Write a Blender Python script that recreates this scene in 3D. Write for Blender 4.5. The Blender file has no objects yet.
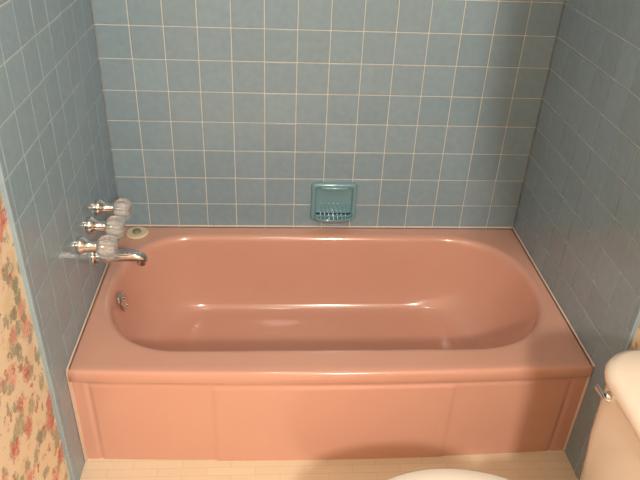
import bpy, bmesh, math, random
import numpy as np
from mathutils import Vector, Matrix
random.seed(4)
S=bpy.context.scene
S.view_settings.view_transform='Standard'
W=1.524; D=0.7957; H=0.376; PITCH=W/14
CEIL=2.4; YF=-2.3

def lin(c):
    c=c/255.0
    return c/12.92 if c<=0.04045 else ((c+0.055)/1.055)**2.4
def rgb(r,g,b): return (lin(r),lin(g),lin(b),1)

# ---------------------------------------------------------------- materials
def mat(name,col,rough=0.4,metal=0.0,trans=0.0,ior=1.5,coat=0.0,var=0.0,vscale=8,bump=0.0,bscale=60,spec=0.5):
    m=bpy.data.materials.new(name); m.use_nodes=True
    nt=m.node_tree; b=nt.nodes['Principled BSDF']
    b.inputs['Base Color'].default_value=col
    b.inputs['Roughness'].default_value=rough
    b.inputs['Metallic'].default_value=metal
    b.inputs['IOR'].default_value=ior
    b.inputs['Transmission Weight'].default_value=trans
    b.inputs['Coat Weight'].default_value=coat
    b.inputs['Coat Roughness'].default_value=0.08
    b.inputs['Specular IOR Level'].default_value=spec
    tc=nt.nodes.new('ShaderNodeTexCoord')
    if var>0:
        n=nt.nodes.new('ShaderNodeTexNoise'); n.inputs['Scale'].default_value=vscale; n.inputs['Detail'].default_value=4
        nt.links.new(tc.outputs['Object'],n.inputs['Vector'])
        mx=nt.nodes.new('ShaderNodeMixRGB')
        mx.inputs[1].default_value=tuple(c*(1-var) for c in col[:3])+(1,)
        mx.inputs[2].default_value=tuple(min(1,c*(1+var)) for c in col[:3])+(1,)
        nt.links.new(n.outputs['Fac'],mx.inputs[0]); nt.links.new(mx.outputs[0],b.inputs['Base Color'])
    if bump>0:
        n=nt.nodes.new('ShaderNodeTexNoise'); n.inputs['Scale'].default_value=bscale
        nt.links.new(tc.outputs['Object'],n.inputs['Vector'])
        bp=nt.nodes.new('ShaderNodeBump'); bp.inputs['Strength'].default_value=bump; bp.inputs['Distance'].default_value=0.002
        nt.links.new(n.outputs['Fac'],bp.inputs['Height']); nt.links.new(bp.outputs[0],b.inputs['Normal'])
    return m

M_tub=mat('salmon_enamel',rgb(217,165,146),0.19,coat=0.6,var=0.03,vscale=3)
M_grout=mat('grout',rgb(216,214,206),0.8,var=0.08,vscale=30)
M_caulk=mat('caulk',rgb(222,200,184),0.6,var=0.12,vscale=25)
M_chrome=mat('chrome',rgb(214,214,214),0.08,metal=1.0,bump=0.02)
M_acryl=mat('clear_acrylic',rgb(250,250,248),0.09,trans=0.74,ior=1.49,bump=0.02)
M_soap=mat('teal_ceramic',rgb(120,160,172),0.12,coat=0.5,var=0.05)
M_porc=mat('cream_porcelain',rgb(236,224,210),0.15,coat=0.5,var=0.02)
M_seat=mat('seat_plastic',rgb(242,232,220),0.25,var=0.02)
M_cream=mat('cream_rubber',rgb(228,212,180),0.5,var=0.08,vscale=40)
M_gray=mat('grey_rubber',rgb(140,130,118),0.5,var=0.1)
M_ceil=mat('ceiling_paint',rgb(238,234,226),0.9,var=0.02,bump=0.2)
M_wood=mat('painted_wood',rgb(225,214,198),0.5,var=0.04)
M_wallp2=mat('plain_paint',rgb(222,212,198),0.8,var=0.03)

def tile_mat():
    m=bpy.data.materials.new('blue_glazed_tile'); m.use_nodes=True
    nt=m.node_tree; b=nt.nodes['Principled BSDF']
    at=nt.nodes.new('ShaderNodeVertexColor'); at.layer_name='tint'
    n=nt.nodes.new('ShaderNodeTexNoise'); n.inputs['Scale'].default_value=45; n.inputs['Detail'].default_value=5
    tc=nt.nodes.new('ShaderNodeTexCoord'); nt.links.new(tc.outputs['Object'],n.inputs['Vector'])
    r=nt.nodes.new('ShaderNodeValToRGB')
    r.color_ramp.elements[0].position=0.3; r.color_ramp.elements[0].color=rgb(136,159,173)
    r.color_ramp.elements[1].position=0.7; r.color_ramp.elements[1].color=rgb(142,165,178)
    nt.links.new(n.outputs['Fac'],r.inputs[0])
    mx=nt.nodes.new('ShaderNodeMixRGB'); mx.blend_type='MULTIPLY'; mx.inputs[0].default_value=1
    nt.links.new(r.outputs[0],mx.inputs[1]); nt.links.new(at.outputs['Color'],mx.inputs[2])
    nt.links.new(mx.outputs[0],b.inputs['Base Color'])
    b.inputs['Roughness'].default_value=0.2
    n2=nt.nodes.new('ShaderNodeTexNoise'); n2.inputs['Scale'].default_value=14
    nt.links.new(tc.outputs['Object'],n2.inputs['Vector'])
    bp=nt.nodes.new('ShaderNodeBump'); bp.inputs['Strength'].default_value=0.25; bp.inputs['Distance'].default_value=0.002
    nt.links.new(n2.outputs['Fac'],bp.inputs['Height']); nt.links.new(bp.outputs[0],b.inputs['Normal'])
    return m
M_tile=tile_mat()

def wallpaper_mat():
    m=bpy.data.materials.new('floral_wallpaper'); m.use_nodes=True
    nt=m.node_tree; N=nt.nodes; L=nt.links; b=N['Principled BSDF']; b.inputs['Roughness'].default_value=0.6
    tc=N.new('ShaderNodeTexCoord')
    mp=N.new('ShaderNodeMapping'); mp.inputs['Scale'].default_value=(0,1,1)
    L.new(tc.outputs['Object'],mp.inputs['Vector'])
    nz=N.new('ShaderNodeTexNoise'); nz.inputs['Scale'].default_value=60; nz.inputs['Detail'].default_value=5; nz.inputs['Roughness'].default_value=0.65
    L.new(mp.outputs[0],nz.inputs['Vector'])
    sb=N.new('ShaderNodeVectorMath'); sb.operation='SUBTRACT'; sb.inputs[1].default_value=(.5,.5,.5); L.new(nz.outputs['Color'],sb.inputs[0])
    sc=N.new('ShaderNodeVectorMath'); sc.operation='SCALE'; sc.inputs['Scale'].default_value=0.06; L.new(sb.outputs[0],sc.inputs[0])
    ad=N.new('ShaderNodeVectorMath'); ad.operation='ADD'; L.new(mp.outputs[0],ad.inputs[0]); L.new(sc.outputs[0],ad.inputs[1])
    base=N.new('ShaderNodeRGB'); base.outputs[0].default_value=rgb(234,216,188)
    cur=base.outputs[0]
    n9=N.new('ShaderNodeTexNoise'); n9.inputs['Scale'].default_value=120; n9.inputs['Detail'].default_value=3; L.new(mp.outputs[0],n9.inputs['Vector'])
    def layer(scale,thr,cols,off,cur,keep=0.7,op=1.0,w=0.2,ncon=1.3):
        of=N.new('ShaderNodeVectorMath'); of.operation='ADD'; of.inputs[1].default_value=off; L.new(ad.outputs[0],of.inputs[0])
        v=N.new('ShaderNodeTexVoronoi'); v.inputs['Scale'].default_value=scale
        L.new(of.outputs[0],v.inputs['Vector'])
        r=N.new('ShaderNodeValToRGB'); e=r.color_ramp.elements
        e[0].position=thr*(1-w); e[0].color=(op,op,op,1); e[1].position=thr*(1+w); e[1].color=(0,0,0,1)
        L.new(v.outputs['Distance'],r.inputs[0])
        sp=N.new('ShaderNodeSeparateColor'); L.new(v.outputs['Color'],sp.inputs[0])
        a2=N.new('ShaderNodeMath'); a2.operation='MULTIPLY_ADD'; a2.inputs[1].default_value=ncon; L.new(n9.outputs['Fac'],a2.inputs[0])
        a3=N.new('ShaderNodeMath'); a3.operation='SUBTRACT'; a3.inputs[1].default_value=ncon/2; L.new(sp.outputs[0],a3.inputs[0]); L.new(a3.outputs[0],a2.inputs[2])
        cr=N.new('ShaderNodeValToRGB')
        el=cr.color_ramp.elements
        el[0].position=0; el[0].color=cols[0]; el[1].position=1; el[1].color=cols[-1]
        for i in range(1,len(cols)-1):
            q=el.new(i/(len(cols)-1)); q.color=cols[i]
        L.new(a2.outputs[0],cr.inputs[0])
        lt=N.new('ShaderNodeMath'); lt.operation='LESS_THAN'; lt.inputs[1].default_value=keep; L.new(sp.outputs[1],lt.inputs[0])
        mu=N.new('ShaderNodeMath'); mu.operation='MULTIPLY'; L.new(r.outputs[0],mu.inputs[0]); L.new(lt.outputs[0],mu.inputs[1])
        mx=N.new('ShaderNodeMixRGB'); L.new(mu.outputs[0],mx.inputs[0]); L.new(cur,mx.inputs[1]); L.new(cr.outputs[0],mx.inputs[2])
        return mx.outputs[0]
    cur=layer(14,0.40,[rgb(224,202,162),rgb(210,200,164),rgb(232,200,166)],(3,1,2),cur,0.7,0.7)
    cur=layer(21,0.44,[rgb(134,140,116),rgb(166,162,134),rgb(146,144,138),rgb(188,176,144)],(5,2,2),cur,0.68,0.88)
    cur=layer(14,0.38,[rgb(204,118,106),rgb(224,162,144),rgb(192,100,90),rgb(230,182,162)],(0,0,0),cur,0.82,0.92)
    cur=layer(31,0.30,[rgb(182,88,80),rgb(206,128,110),rgb(122,128,108),rgb(198,120,102)],(7,5,1),cur,0.5,0.88)
    L.new(cur,b.inputs['Base Color'])
    return m
M_wp=wallpaper_mat()

def floor_mat():
    m=bpy.data.materials.new('vinyl_floor'); m.use_nodes=True
    nt=m.node_tree; N=nt.nodes; L=nt.links; b=N['Principled BSDF']; b.inputs['Roughness'].default_value=0.35
    tc=N.new('ShaderNodeTexCoord')
    br=N.new('ShaderNodeTexBrick'); br.offset=0.5; br.inputs['Scale'].default_value=1
    br.inputs['Brick Width'].default_value=0.15; br.inputs['Row Height'].default_value=0.03
    br.inputs['Mortar Size'].default_value=0.0015; br.inputs['Mortar Smooth'].default_value=0.6
    br.inputs['Color1'].default_value=rgb(240,224,198); br.inputs['Color2'].default_value=rgb(236,219,192); br.inputs['Mortar'].default_value=rgb(224,206,178)
    L.new(tc.outputs['Object'],br.inputs['Vector'])
    n=N.new('ShaderNodeTexNoise'); n.inputs['Scale'].default_value=90; L.new(tc.outputs['Object'],n.inputs['Vector'])
    mx=N.new('ShaderNodeMixRGB'); mx.blend_type='MULTIPLY'; mx.inputs[0].default_value=0.08
    L.new(br.outputs['Color'],mx.inputs[1]); L.new(n.outputs['Fac'],mx.inputs[2]); L.new(mx.outputs[0],b.inputs['Base Color'])
    return m
M_floor=floor_mat()

# ---------------------------------------------------------------- helpers
def obj(name,verts,faces,mats,smooth=True,parent=None,midx=None,loc=(0,0,0),bevel=0,autosmooth=None):
    me=bpy.data.meshes.new(name); me.from_pydata([tuple(v) for v in verts],[],faces)
    if not isinstance(mats,(list,tuple)): mats=[mats]
    for m in mats: me.materials.append(m)
    if midx:
        for p,i in zip(me.polygons,midx): p.material_index=i
    for p in me.polygons: p.use_smooth=smooth
    me.update()
    bm=bmesh.new(); bm.from_mesh(me); bmesh.ops.recalc_face_normals(bm,faces=bm.faces); bm.to_mesh(me); bm.free()
    if autosmooth is not None:
        try: me.set_sharp_from_angle(angle=math.radians(autosmooth))
        except Exception: pass
    o=bpy.data.objects.new(name,me); S.collection.objects.link(o); o.location=loc
    if parent: o.parent=parent
    if bevel:
        md=o.modifiers.new('bev','BEVEL'); md.width=bevel; md.segments=3; md.limit_method='ANGLE'
    return o
def empty(name,loc=(0,0,0)):
    e=bpy.data.objects.new(name,None); e.empty_display_size=0.1; S.collection.objects.link(e); e.location=loc; return e
def boxvf(a,b):
    x0,y0,z0=a;x1,y1,z1=b
    v=[(x0,y0,z0),(x1,y0,z0),(x1,y1,z0),(x0,y1,z0),(x0,y0,z1),(x1,y0,z1),(x1,y1,z1),(x0,y1,z1)]
    f=[(0,3,2,1),(4,5,6,7),(0,1,5,4),(1,2,6,5),(2,3,7,6),(3,0,4,7)]
    return v,f
def box(name,a,b,m,parent=None,bevel=0):
    v,f=boxvf(a,b)
    return obj(name,v,f,m,smooth=False,parent=parent,bevel=bevel)
def loft(loops,cap0=False,cap1=False,closed=True):
    verts=[];faces=[];n=len(loops[0])
    for l in loops: verts+=[tuple(p) for p in l]
    for i in range(len(loops)-1):
        for j in range(n if closed else n-1):
            k=(j+1)%n
            faces.append((i*n+j,i*n+k,(i+1)*n+k,(i+1)*n+j))
    if cap0: faces.append(tuple(range(n))[::-1])
    if cap1: faces.append(tuple((len(loops)-1)*n+j for j in range(n)))
    return verts,faces
def lathe(prof,axis='x',n=40,lobes=0,amp=0.0,center=(0,0,0)):
    loops=[]
    for (t,r) in prof:
        l=[]
        for j in range(n):
            a=2*math.pi*j/n
            rr=r*(1+amp*math.cos(lobes*a)) if lobes else r
            u,v=rr*math.cos(a),rr*math.sin(a)
            p={'x':(t,u,v),'y':(u,t,v),'z':(u,v,t)}[axis]
            l.append((p[0]+center[0],p[1]+center[1],p[2]+center[2]))
        loops.append(l)
    return loft(loops,True,True)
def merge(parts):
    V=[];F=[];MI=[]
    for (v,f,mi) in parts:
        o=len(V); V+=list(v); F+=[tuple(i+o for i in q) for q in f]; MI+=[mi]*len(f)
    return V,F,MI

# ---------------------------------------------------------------- room shell
floor=box('floor',(-0.15,YF-0.1,-0.1),(W+0.15,D+0.12,0),M_floor)
ceiling=box('ceiling',(-0.15,YF-0.1,CEIL),(W+0.15,D+0.12,CEIL+0.1),M_ceil)
wall_front=box('wall_front',(-0.12,YF-0.1,0),(W+0.12,YF,CEIL),M_wallp2)

def tilewall(name,slab,slabmat,org,u,v,nrm,u0,u1,v0,v1,uph,vph):
    org,u,v,nrm=map(Vector,(org,u,v,nrm))
    V=[];F=[];MI=[];col=[]
    sv,sf=boxvf(*slab); V+=sv; F+=sf; MI+=[2]*6; col+=[(1,1,1)]*6
    def P(a,b,h): return org+u*a+v*b+nrm*h
    g=0.0016; ch=0.0015; TH=0.0025
    o=len(V)
    base=[P(u0,v0,-0.0125),P(u1,v0,-0.0125),P(u1,v1,-0.0125),P(u0,v1,-0.0125),P(u0,v0,-TH),P(u1,v0,-TH),P(u1,v1,-TH),P(u0,v1,-TH)]
    V+=base; F+=[tuple(o+i for i in q) for q in ((4,5,6,7),(0,1,5,4),(1,2,6,5),(2,3,7,6),(3,0,4,7))]; MI+=[1,0,0,0,0]; col+=[(1,1,1)]+[(1.15,1.15,1.15)]*4
    ks=math.floor((u0-uph)/PITCH)-1; ke=math.ceil((u1-uph)/PITCH)+1
    ls=math.floor((v0-vph)/PITCH)-1; le=math.ceil((v1-vph)/PITCH)+1
    for i in range(ks,ke):
        a0=max(u0,uph+i*PITCH); a1=min(u1,uph+(i+1)*PITCH)
        if a1-a0<0.012: continue
        for j in range(ls,le):
            b0=max(v0,vph+j*PITCH); b1=min(v1,vph+(j+1)*PITCH)
            if b1-b0<0.012: continue
            t1=random.gauss(0,0.0035); t2=random.gauss(0,0.0035)
            o=len(V); A0,A1,B0,B1=a0+g,a1-g,b0+g,b1-g
            def hh(a,b): return t1*(a-(A0+A1)/2)+t2*(b-(B0+B1)/2)
            for (a,b) in ((A0,B0),(A1,B0),(A1,B1),(A0,B1)): V.append(P(a,b,-TH-0.0005))
            for (a,b) in ((A0,B0),(A1,B0),(A1,B1),(A0,B1)): V.append(P(a,b,-ch*0.7))
            for (a,b) in ((A0+ch,B0+ch),(A1-ch,B0+ch),(A1-ch,B1-ch),(A0+ch,B1-ch)): V.append(P(a,b,hh(a,b)))
            for s in (0,4):
                for q in range(4): F.append((o+s+q,o+s+(q+1)%4,o+s+4+(q+1)%4,o+s+4+q))
            F.append((o+8,o+9,o+10,o+11))
            c=1+random.gauss(0,0.025); cc=(c*(1+random.gauss(0,0.008)),c,c*(1+random.gauss(0,0.008)))
            MI+=[0]*9; col+=[cc]*9
    ob=obj(name,V,F,[M_tile,M_grout,slabmat],smooth=False)
    me=ob.data
    for p,i in zip(me.polygons,MI): p.material_index=i
    ca=me.color_attributes.new('tint','FLOAT_COLOR','CORNER')
    for p,c in zip(me.polygons,col):
        for li in p.loop_indices: ca.data[li].color=(c[0],c[1],c[2],1)
    return ob
VPH=H-0.012
TE=-0.10
tilewall('wall_back',((-0.12,D+0.012,0),(W+0.12,D+0.12,CEIL)),M_wallp2,(0,D,0),(1,0,0),(0,0,1),(0,-1,0),0,W,0.0,CEIL,0,VPH)
tilewall('wall_left',((-0.12,YF,0),(-0.012,D+0.012,CEIL)),M_wp,(0,D,0),(0,-1,0),(0,0,1),(1,0,0),0,D-TE,0,CEIL,0.0,VPH)
tilewall('wall_right',((W+0.012,YF,0),(W+0.12,D+0.012,CEIL)),M_wp,(W,D,0),(0,-1,0),(0,0,1),(-1,0,0),0,D-TE,0,CEIL,0.0,VPH)

# ---------------------------------------------------------------- bathtub
tub=empty('bathtub')
cx,cy=0.755,0.40
def outline_r(xL,xR,y0,y1,rL,rR,ths,n=2.25):
    pts=[]; ym=(y0+y1)/2; ry=(y1-y0)/2
    def quad(cxx,rx,a0,a1):
        for a in np.linspace(a0,a1,400):
            c,s=math.cos(a),math.sin(a)
            pts.append((cxx+rx*math.copysign(abs(c)**(2/n),c),ym+ry*math.copysign(abs(s)**(2/n),s)))
    quad(xR-rR,rR,-math.pi/2,math.pi/2)
    for x in np.linspace(xR-rR,xL+rL,400)[1:-1]: pts.append((x,y1))
    quad(xL+rL,rL,math.pi/2,3*math.pi/2)
    for x in np.linspace(xL+rL,xR-rR,400)[1:-1]: pts.append((x,y0))
    P=np.array(pts); th=np.arctan2(P[:,1]-cy,P[:,0]-cx)%(2*math.pi); r=np.hypot(P[:,0]-cx,P[:,1]-cy)
    o=np.argsort(th); th=th[o]; r=r[o]
    return np.interp(ths,th,r,period=2*math.pi)
x0,x1,yb0,yb1=0.002,W-0.002,0.0,D-0.002
cor=[math.atan2(y-cy,x-cx)%(2*math.pi) for x in (x0,x1) for y in (yb0,yb1)]
ths=np.array(sorted(list(np.linspace(0,2*math.pi,300,endpoint=False))+cor))
NT=len(ths)
ct,st=np.cos(ths),np.sin(ths)
BOW=0.018
def rect_loop(inset,z):
    out=[]
    for c,s in zip(ct,st):
        ax=((x1-inset-cx)/c if c>0 else (x0+inset-cx)/c) if abs(c)>1e-9 else 1e9
        ay=((yb1-inset-cy)/s if s>0 else (yb0+inset-cy)/s) if abs(s)>1e-9 else 1e9
        r=min(ax,ay); x=cx+r*c; y=cy+r*s
        if s<0 and ay<=ax+1e-6:
            q=(x-W/2)/(W/2); y-=BOW*(1-q*q)
        out.append([x,y,z])
    return np.array(out)
RO=outline_r(0.048,1.474,0.101,0.726,0.26,0.30,ths)
RB=outline_r(0.17,1.27,0.158,0.660,0.20,0.24,ths,2.3)
def off_loop(R,e,z):
    P=np.stack([cx+R*ct,cy+R*st],1)
    T=np.roll(P,-1,0)-np.roll(P,1,0); T/=np.linalg.norm(T,axis=1)[:,None]+1e-12
    Nn=np.stack([T[:,1],-T[:,0]],1)
    Q=P+Nn*e
    return np.column_stack([Q,np.full(len(Q),z)])
loops=[]
loops.append(rect_loop(0.014,H-0.046)); loops.append(rect_loop(0.004,H-0.044))
loops.append(rect_loop(0.0,H-0.038)); loops.append(rect_loop(0.0,H-0.014)); loops.append(rect_loop(0.0015,H-0.007)); loops.append(rect_loop(0.005,H-0.002)); loops.append(rect_loop(0.012,H))
A=rect_loop(0.012,H); B=off_loop(RO,0.028,H-0.004)
for t in (0.25,0.5,0.75): loops.append(A*(1-t)+B*t)
for e,z in ((0.028,-0.004),(0.020,-0.0045),(0.013,-0.007),(0.007,-0.011),(0.003,-0.017),(0.0,-0.026)): loops.append(off_loop(RO,e,H+z))
prof=[(0.0,0.026),(0.05,0.07),(0.12,0.13),(0.22,0.19),(0.34,0.235),(0.48,0.268),(0.64,0.292),(0.80,0.305),(1.0,0.311)]
tt=np.linspace(0,len(prof)-1,26)[1:]
ph=np.interp(tt,range(len(prof)),[p[0] for p in prof]); pz=np.interp(tt,range(len(prof)),[p[1] for p in prof])
for h,z in zip(ph,pz):
    R=RO*(1-h)+RB*h
    loops.append(np.column_stack([cx+R*ct,cy+R*st,np.full(NT,H-z)]))
for s in (0.9,0.75,0.5,0.25,0.08):
    loops.append(np.column_stack([cx+RB*s*ct,cy+RB*s*st,np.full(NT,H-0.311-0.006*(1-s))]))
v,f=loft(loops,False,True)
obj('basin_and_rim',v,f,M_tub,parent=tub)
# apron
nx,nz=260,90; V=[];F=[]
def sm(a,b,x):
    t=min(1,max(0,(x-a)/(b-a))); return t*t*(3-2*t)
ZT=H-0.040
for j in range(nz+1):
    z=ZT*j/nz
    for i in range(nx+1):
        x=0.004+(W-0.008)*i/nx
        q=(x-W/2)/(W/2)
        y=0.013-BOW*(1-q*q)
        d=min(x-0.040,W-0.040-x,(ZT-0.014)-z,z+0.2)
        y+=0.0042*sm(0,0.007,d)-0.0042*sm(0.009,0.018,d)
        y-=0.0035*sm(0.398,0.412,x)*(1-sm(1.108,1.122,x))*sm(0.009,0.022,d)
        V.append((x,y,z))
for j in range(nz):
    for i in range(nx):
        a=j*(nx+1)+i; F.append((a,a+1,a+nx+2,a+nx+1))
obj('apron',V,F,M_tub,parent=tub)
# overflow plate
ofp=merge([(*lathe([(0,0.036),(0.004,0.036),(0.009,0.030),(0.011,0.018),(0.011,0.004)],'x',36),0),
 (*lathe([(0.010,0.006),(0.014,0.006),(0.016,0.003)],'x',16,center=(0,0,0.014)),0),
 (*lathe([(0.010,0.004),(0.013,0.004),(0.014,0.002)],'x',12,center=(0,0,-0.018)),0)])
o=obj('overflow_plate',ofp[0],ofp[1],M_chrome,parent=tub,loc=(0.066,0.42,0.302),autosmooth=40); o.rotation_euler=(0,math.radians(-14),0)
# caulk
def strip(name,pts,parent):
    return obj(name,pts,[(0,1,4,3),(1,2,5,4),(0,2,5,3)],M_caulk,smooth=False,parent=parent)
c=0.005; g=0.0012
strip('caulk_left',[(g,-0.002,H-0.002),(c,-0.002,H+0.0008),(g,-0.002,H+c),(g,D-g,H-0.002),(c,D-g,H+0.0008),(g,D-g,H+c)],tub)
strip('caulk_right',[(W-g,-0.002,H-0.002),(W-c,-0.002,H+0.0008),(W-g,-0.002,H+c),(W-g,D-g,H-0.002),(W-c,D-g,H+0.0008),(W-g,D-g,H+c)],tub)
strip('caulk_back',[(g,D-g,H-0.002),(g,D-c,H+0.0008),(g,D-g,H+c),(W-g,D-g,H-0.002),(W-g,D-c,H+0.0008),(W-g,D-g,H+c)],tub)
strip('caulk_apron_left',[(g,-0.004,0.001),(0.006,0.012,0.001),(g,0.012,0.001),(g,-0.004,H),(0.006,0.012,H),(g,0.012,H)],tub)
strip('caulk_apron_right',[(W-g,0.004,0.001),(W-0.004,0.012,0.001),(W-g,0.012,0.001),(W-g,0.004,H),(W-0.004,0.012,H),(W-g,0.012,H)],tub)

# ---------------------------------------------------------------- drain stopper on deck
ds=merge([(*lathe([(0,0.040),(0.004,0.042),(0.008,0.040),(0.010,0.032),(0.008,0.024),(0.008,0.016)],'z',40),0),
 (*lathe([(0.007,0.016),(0.014,0.015),(0.018,0.010),(0.019,0.003)],'z',24),1)])
o=obj('drain_stopper',ds[0],ds[1],[M_cream,M_gray],midx=ds[2],loc=(0.068,0.738,H-0.001),autosmooth=50)

# ---------------------------------------------------------------- faucet
FY=[0.280,0.395,0.510]; FZ=0.616
for i,y in enumerate(FY):
    e=empty('faucet_handle' if i==0 else 'faucet_handle.%03d'%i,(0,y,FZ)); e.rotation_euler=(0,math.radians(5),0)
    v,f=lathe([(-0.002,0.027),(0.006,0.028),(0.016,0.026),(0.024,0.020),(0.034,0.016),(0.050,0.015),(0.062,0.012)],'x',40)
    obj('flange_%d'%i,v,f,M_chrome,parent=e,autosmooth=50)
    k=0.020
    v,f=lathe([(0.036+k,0.016),(0.041+k,0.024),(0.050+k,0.031),(0.066+k,0.034),(0.080+k,0.032),(0.089+k,0.026),(0.092+k,0.020),(0.090+k,0.013)],'x',64,lobes=6,amp=0.09)
    obj('knob_%d'%i,v,f,M_acryl,parent=e)
    v,f=lathe([(0.060,0.010),(0.084+k,0.008),(0.0865+k,0.011),(0.0875+k,0.006)],'x',24)
    obj('stem_%d'%i,v,f,M_chrome,parent=e,autosmooth=40)
sp=empty('tub_spout',(0,0.405,0.494))
v1=lathe([(0,0.032),(0.004,0.033),(0.010,0.029),(0.014,0.026)],'x',40)
lo=[]
path=[(0.010,0.0,0.024,0.024),(0.05,0.002,0.023,0.023),(0.090,0.004,0.022,0.020),(0.125,0.003,0.021,0.018),(0.150,-0.001,0.019,0.016),(0.164,-0.007,0.015,0.013),(0.170,-0.012,0.008,0.008)]
for (x,z,ry,rz) in path:
    lo.append([(x,ry*math.cos(a),z+rz*math.sin(a)) for a in np.linspace(0,2*math.pi,32,endpoint=False)])
v2=loft(lo,True,True)
v3=lathe([(-0.030,0.013),(-0.029,0.0145),(-0.010,0.016),(0,0.014)],'z',28,center=(0.150,0,0))
mv=merge([(*v1,0),(*v2,0),(*v3,0)])
obj('spout_body',mv[0],mv[1],M_chrome,parent=sp,autosmooth=50)

# ---------------------------------------------------------------- soap dish
sd=empty('soap_dish',(0.803,D,0.490))
def rrect(w,h,r,n=8,oy=0,oz=0,y=0):
    p=[]
    for (sx,sz,a0) in ((1,1,0),(-1,1,90),(-1,-1,180),(1,-1,270)):
        for k in range(n+1):
            a=math.radians(a0+90*k/n)
            p.append((sx*(w/2-r)+r*math.cos(a)+oy,y,sz*(h/2-r)+r*math.sin(a)+oz))
    return p
l=[rrect(.172,.162,.016,y=0.0),rrect(.172,.162,.016,y=-0.008),rrect(.166,.156,.015,y=-0.014),rrect(.156,.146,.014,y=-0.017),
   rrect(.144,.128,.012,y=-0.016,oz=0.0),rrect(.138,.122,.012,y=-0.010),rrect(.134,.116,.010,y=-0.0015)]
v,f=loft(l,False,True)
obj('frame',v,f,M_soap,parent=sd,autosmooth=60)
def tray(ext,w,z,ex=2.8,n=40):
    p=[]
    for k in range(n+1):
        a=math.pi*k/n
        cc,ss=math.cos(a),math.sin(a)
        p.append((w/2*math.copysign(abs(cc)**(2/ex),cc),-0.002-ext*abs(ss)**(2/ex),z))
    return p
l=[tray(.022,.120,-.078),tray(.040,.140,-.074),tray(.052,.148,-.064),tray(.056,.150,-.054),tray(.053,.146,-.051),tray(.048,.138,-.054),tray(.043,.130,-.062),tray(.010,.060,-.063)]
v,f=loft(l,True,True)
obj('tray',v,f,M_soap,parent=sd,autosmooth=60)
for k in range(7):
    xx=-0.048+0.016*k
    box('rib_%d'%k,(xx-0.0025,-0.040,-0.064),(xx+0.0025,-0.001,-0.057),M_soap,parent=sd,bevel=0.0015)
    box('back_rib_%d'%k,(xx-0.0025,-0.005,-0.060),(xx+0.0025,-0.001,-0.010),M_soap,parent=sd,bevel=0.0015)
l=[[(x,-0.010-r*(1.2+1.0*math.cos(a)),0.066+r*0.7*math.sin(a)) for a in np.linspace(0,2*math.pi,20,endpoint=False)] for x,r in ((-.056,.003),(-.050,.008),(-.038,.010),(.038,.010),(.050,.008),(.056,.003))]
v,f=loft(l,True,True)
obj('top_lip',v,f,M_soap,parent=sd,autosmooth=60)

# ---------------------------------------------------------------- toilet (faces -X, tank on right wall)
tl=empty('toilet',(W-0.012,-0.588,0))
def rr3(x0_,x1_,y0_,y1_,r,z,n=8,rb=None):
    p=[]
    for (sx,sy,a0) in ((1,1,0),(-1,1,90),(-1,-1,180),(1,-1,270)):
        q=r if sx<0 else min(r,0.03)
        for k in range(n+1):
            a=math.radians(a0+90*k/n)
            x=(x1_-q if sx>0 else x0_+q)+q*math.cos(a); y=(y1_-q if sy>0 else y0_+q)+q*math.sin(a)
            p.append((x,y,z))
    return p
l=[rr3(-.205,-.010,-.20,.20,.07,.37),rr3(-.215,-.008,-.215,.215,.08,.385),rr3(-.220,-.006,-.235,.235,.08,.55),rr3(-.220,-.004,-.243,.243,.08,.715)]
v,f=loft(l,True,True); obj('tank',v,f,M_porc,parent=tl,autosmooth=50)
q=0.022
l=[rr3(-.224,-.002,-.246,.246,.08,.685+q),rr3(-.230,-.002,-.252,.252,.09,.692+q),rr3(-.232,-.002,-.254,.254,.09,.708+q),rr3(-.227,-.004,-.250,.250,.09,.720+q),rr3(-.212,-.010,-.236,.236,.08,.728+q),rr3(-.16,-.05,-.18,.18,.04,.733+q)]
v,f=loft(l,True,True); obj('tank_lid',v,f,M_porc,parent=tl,autosmooth=60)
# lever
v,f=lathe([(-0.231,0.008),(-0.227,0.011),(-0.208,0.012)],'x',24,center=(0,0.160,0.690)); obj('lever_escutcheon',v,f,M_chrome,parent=tl,autosmooth=40)
lo=[[(-0.234+0.004*math.cos(a)-0.003*t,0.152+0.036*t,0.690+0.002*t+(0.005+0.003*t)*math.sin(a)) for a in np.linspace(0,2*math.pi,16,endpoint=False)] for t in (0,.2,.5,.8,1)]
v,f=loft(lo,True,True); obj('lever',v,f,M_chrome,parent=tl,autosmooth=60)
def egg(xc,a_f,a_b,bw,z,n=56,ex=2.0):
    p=[]
    for k in range(n):
        t=2*math.pi*k/n; c,s=math.cos(t),math.sin(t)
        a=a_b if c>0 else a_f
        p.append((xc+a*math.copysign(abs(c)**(2/ex),c),bw*math.copysign(abs(s)**(2/ex),s),z))
    return p
bx=-0.54
l=[egg(bx+.08,.17,.26,.115,0,ex=2.4),egg(bx+.08,.165,.255,.11,.03,ex=2.4),egg(bx+.09,.13,.23,.09,.10),egg(bx+.08,.14,.24,.095,.18),egg(bx+.03,.19,.26,.13,.27),egg(bx+.01,.235,.27,.17,.34),egg(bx,.25,.27,.187,.375),egg(bx,.25,.27,.190,.388),egg(bx,.235,.255,.17,.392)]
v,f=loft(l,True,True); obj('bowl',v,f,M_porc,parent=tl,autosmooth=60)
v,f=loft([rr3(-.30,-.03,-.17,.17,.04,.25),rr3(-.31,-.025,-.19,.19,.04,.36),rr3(-.31,-.025,-.19,.19,.04,.375)],True,True); obj('tank_shelf',v,f,M_porc,parent=tl,autosmooth=50)
l=[egg(bx,.250,.255,.190,.392),egg(bx,.256,.26,.196,.398),egg(bx,.256,.26,.196,.406),egg(bx,.250,.255,.190,.411)]
v,f=loft(l,True,True); obj('seat',v,f,M_seat,parent=tl,autosmooth=60)
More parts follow.
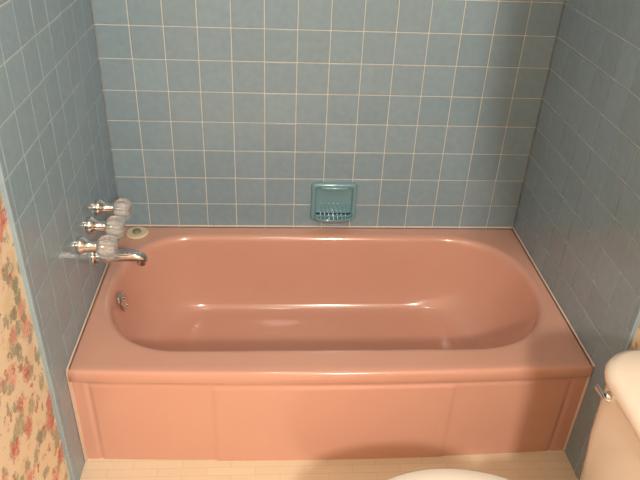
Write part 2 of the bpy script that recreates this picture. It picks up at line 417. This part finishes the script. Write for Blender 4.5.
l=[egg(bx,.250,.265,.190,.4115),egg(bx,.258,.27,.198,.417),egg(bx,.258,.27,.198,.424),egg(bx,.250,.265,.191,.430),egg(bx,.21,.22,.155,.435),egg(bx,.10,.10,.07,.438)]
v,f=loft(l,True,True); obj('seat_lid',v,f,M_seat,parent=tl,autosmooth=60)
for s in (-1,1):
    v,f=lathe([(-0.02,0.012),(0.02,0.012)],'y',16,center=(-.262,s*.075,.412)); obj('hinge_%s'%('a' if s<0 else 'b'),v,f,M_seat,parent=tl,autosmooth=40)

# ---------------------------------------------------------------- added cabinet-shaped light blocker above the toilet, out of frame, shades alcove's right side
blk=empty('light_blocker',(W+0.011,-0.62,1.30))
box('blocker_body',(-.285,-.28,0),(0,.28,.75),M_wood,parent=blk,bevel=.004)
for s in (-1,1):
    box('blocker_front_%s'%('a' if s<0 else 'b'),(-.305,min(s*.004,s*.275),.01),(-.286,max(s*.004,s*.275),.74),M_wood,parent=blk,bevel=.004)
    v,f=lathe([(-.325,.006),(-.322,.010),(-.314,.008),(-.305,.006)],'x',16,center=(0,s*.04,.15)); obj('blocker_pull_%s'%('a' if s<0 else 'b'),v,f,M_chrome,parent=blk)

# ---------------------------------------------------------------- lights
def area(name,loc,target,sx,sy,power,col,parent=None):
    ld=bpy.data.lights.new(name,'AREA'); ld.shape='RECTANGLE'; ld.size=sx; ld.size_y=sy; ld.energy=power; ld.color=col
    o=bpy.data.objects.new(name,ld); S.collection.objects.link(o); o.location=loc
    d=Vector(target)-Vector(loc); o.rotation_euler=d.to_track_quat('-Z','Y').to_euler()
    return o
area('vanity_light',(1.08,-2.15,2.05),(0.1,0.1,0.7),0.22,0.15,46,(1.0,0.915,0.79))
area('ceiling_fill',(0.60,-0.45,2.36),(0.10,0.0,1.0),0.25,0.25,5,(1.0,0.93,0.83))  # added weak fill without a fixture, softens shadows and lifts the left wall
w=bpy.data.worlds.new('world'); S.world=w; w.use_nodes=True
w.node_tree.nodes['Background'].inputs[0].default_value=(0.9,0.85,0.8,1); w.node_tree.nodes['Background'].inputs[1].default_value=0.2

# ---------------------------------------------------------------- camera
px,py,pz_,yaw,pit,rol,f=0.5785,-1.4098,1.6931,0.0815,0.557,-0.0476,663.1
fw=Vector((math.sin(yaw)*math.cos(pit),math.cos(yaw)*math.cos(pit),-math.sin(pit)))
r=Vector((math.cos(yaw),-math.sin(yaw),0)); d=fw.cross(r)
R=r*math.cos(rol)+d*math.sin(rol); Dn=-r*math.sin(rol)+d*math.cos(rol)
cd=bpy.data.cameras.new('camera'); cam=bpy.data.objects.new('camera',cd); S.collection.objects.link(cam)
m=Matrix.Identity(4)
for i in range(3):
    m[i][0]=R[i]; m[i][1]=-Dn[i]; m[i][2]=-fw[i]
m[0][3],m[1][3],m[2][3]=px,py,pz_
cam.matrix_world=m
cd.sensor_width=36; cd.lens=f/640*36; cd.clip_start=0.02
S.camera=cam
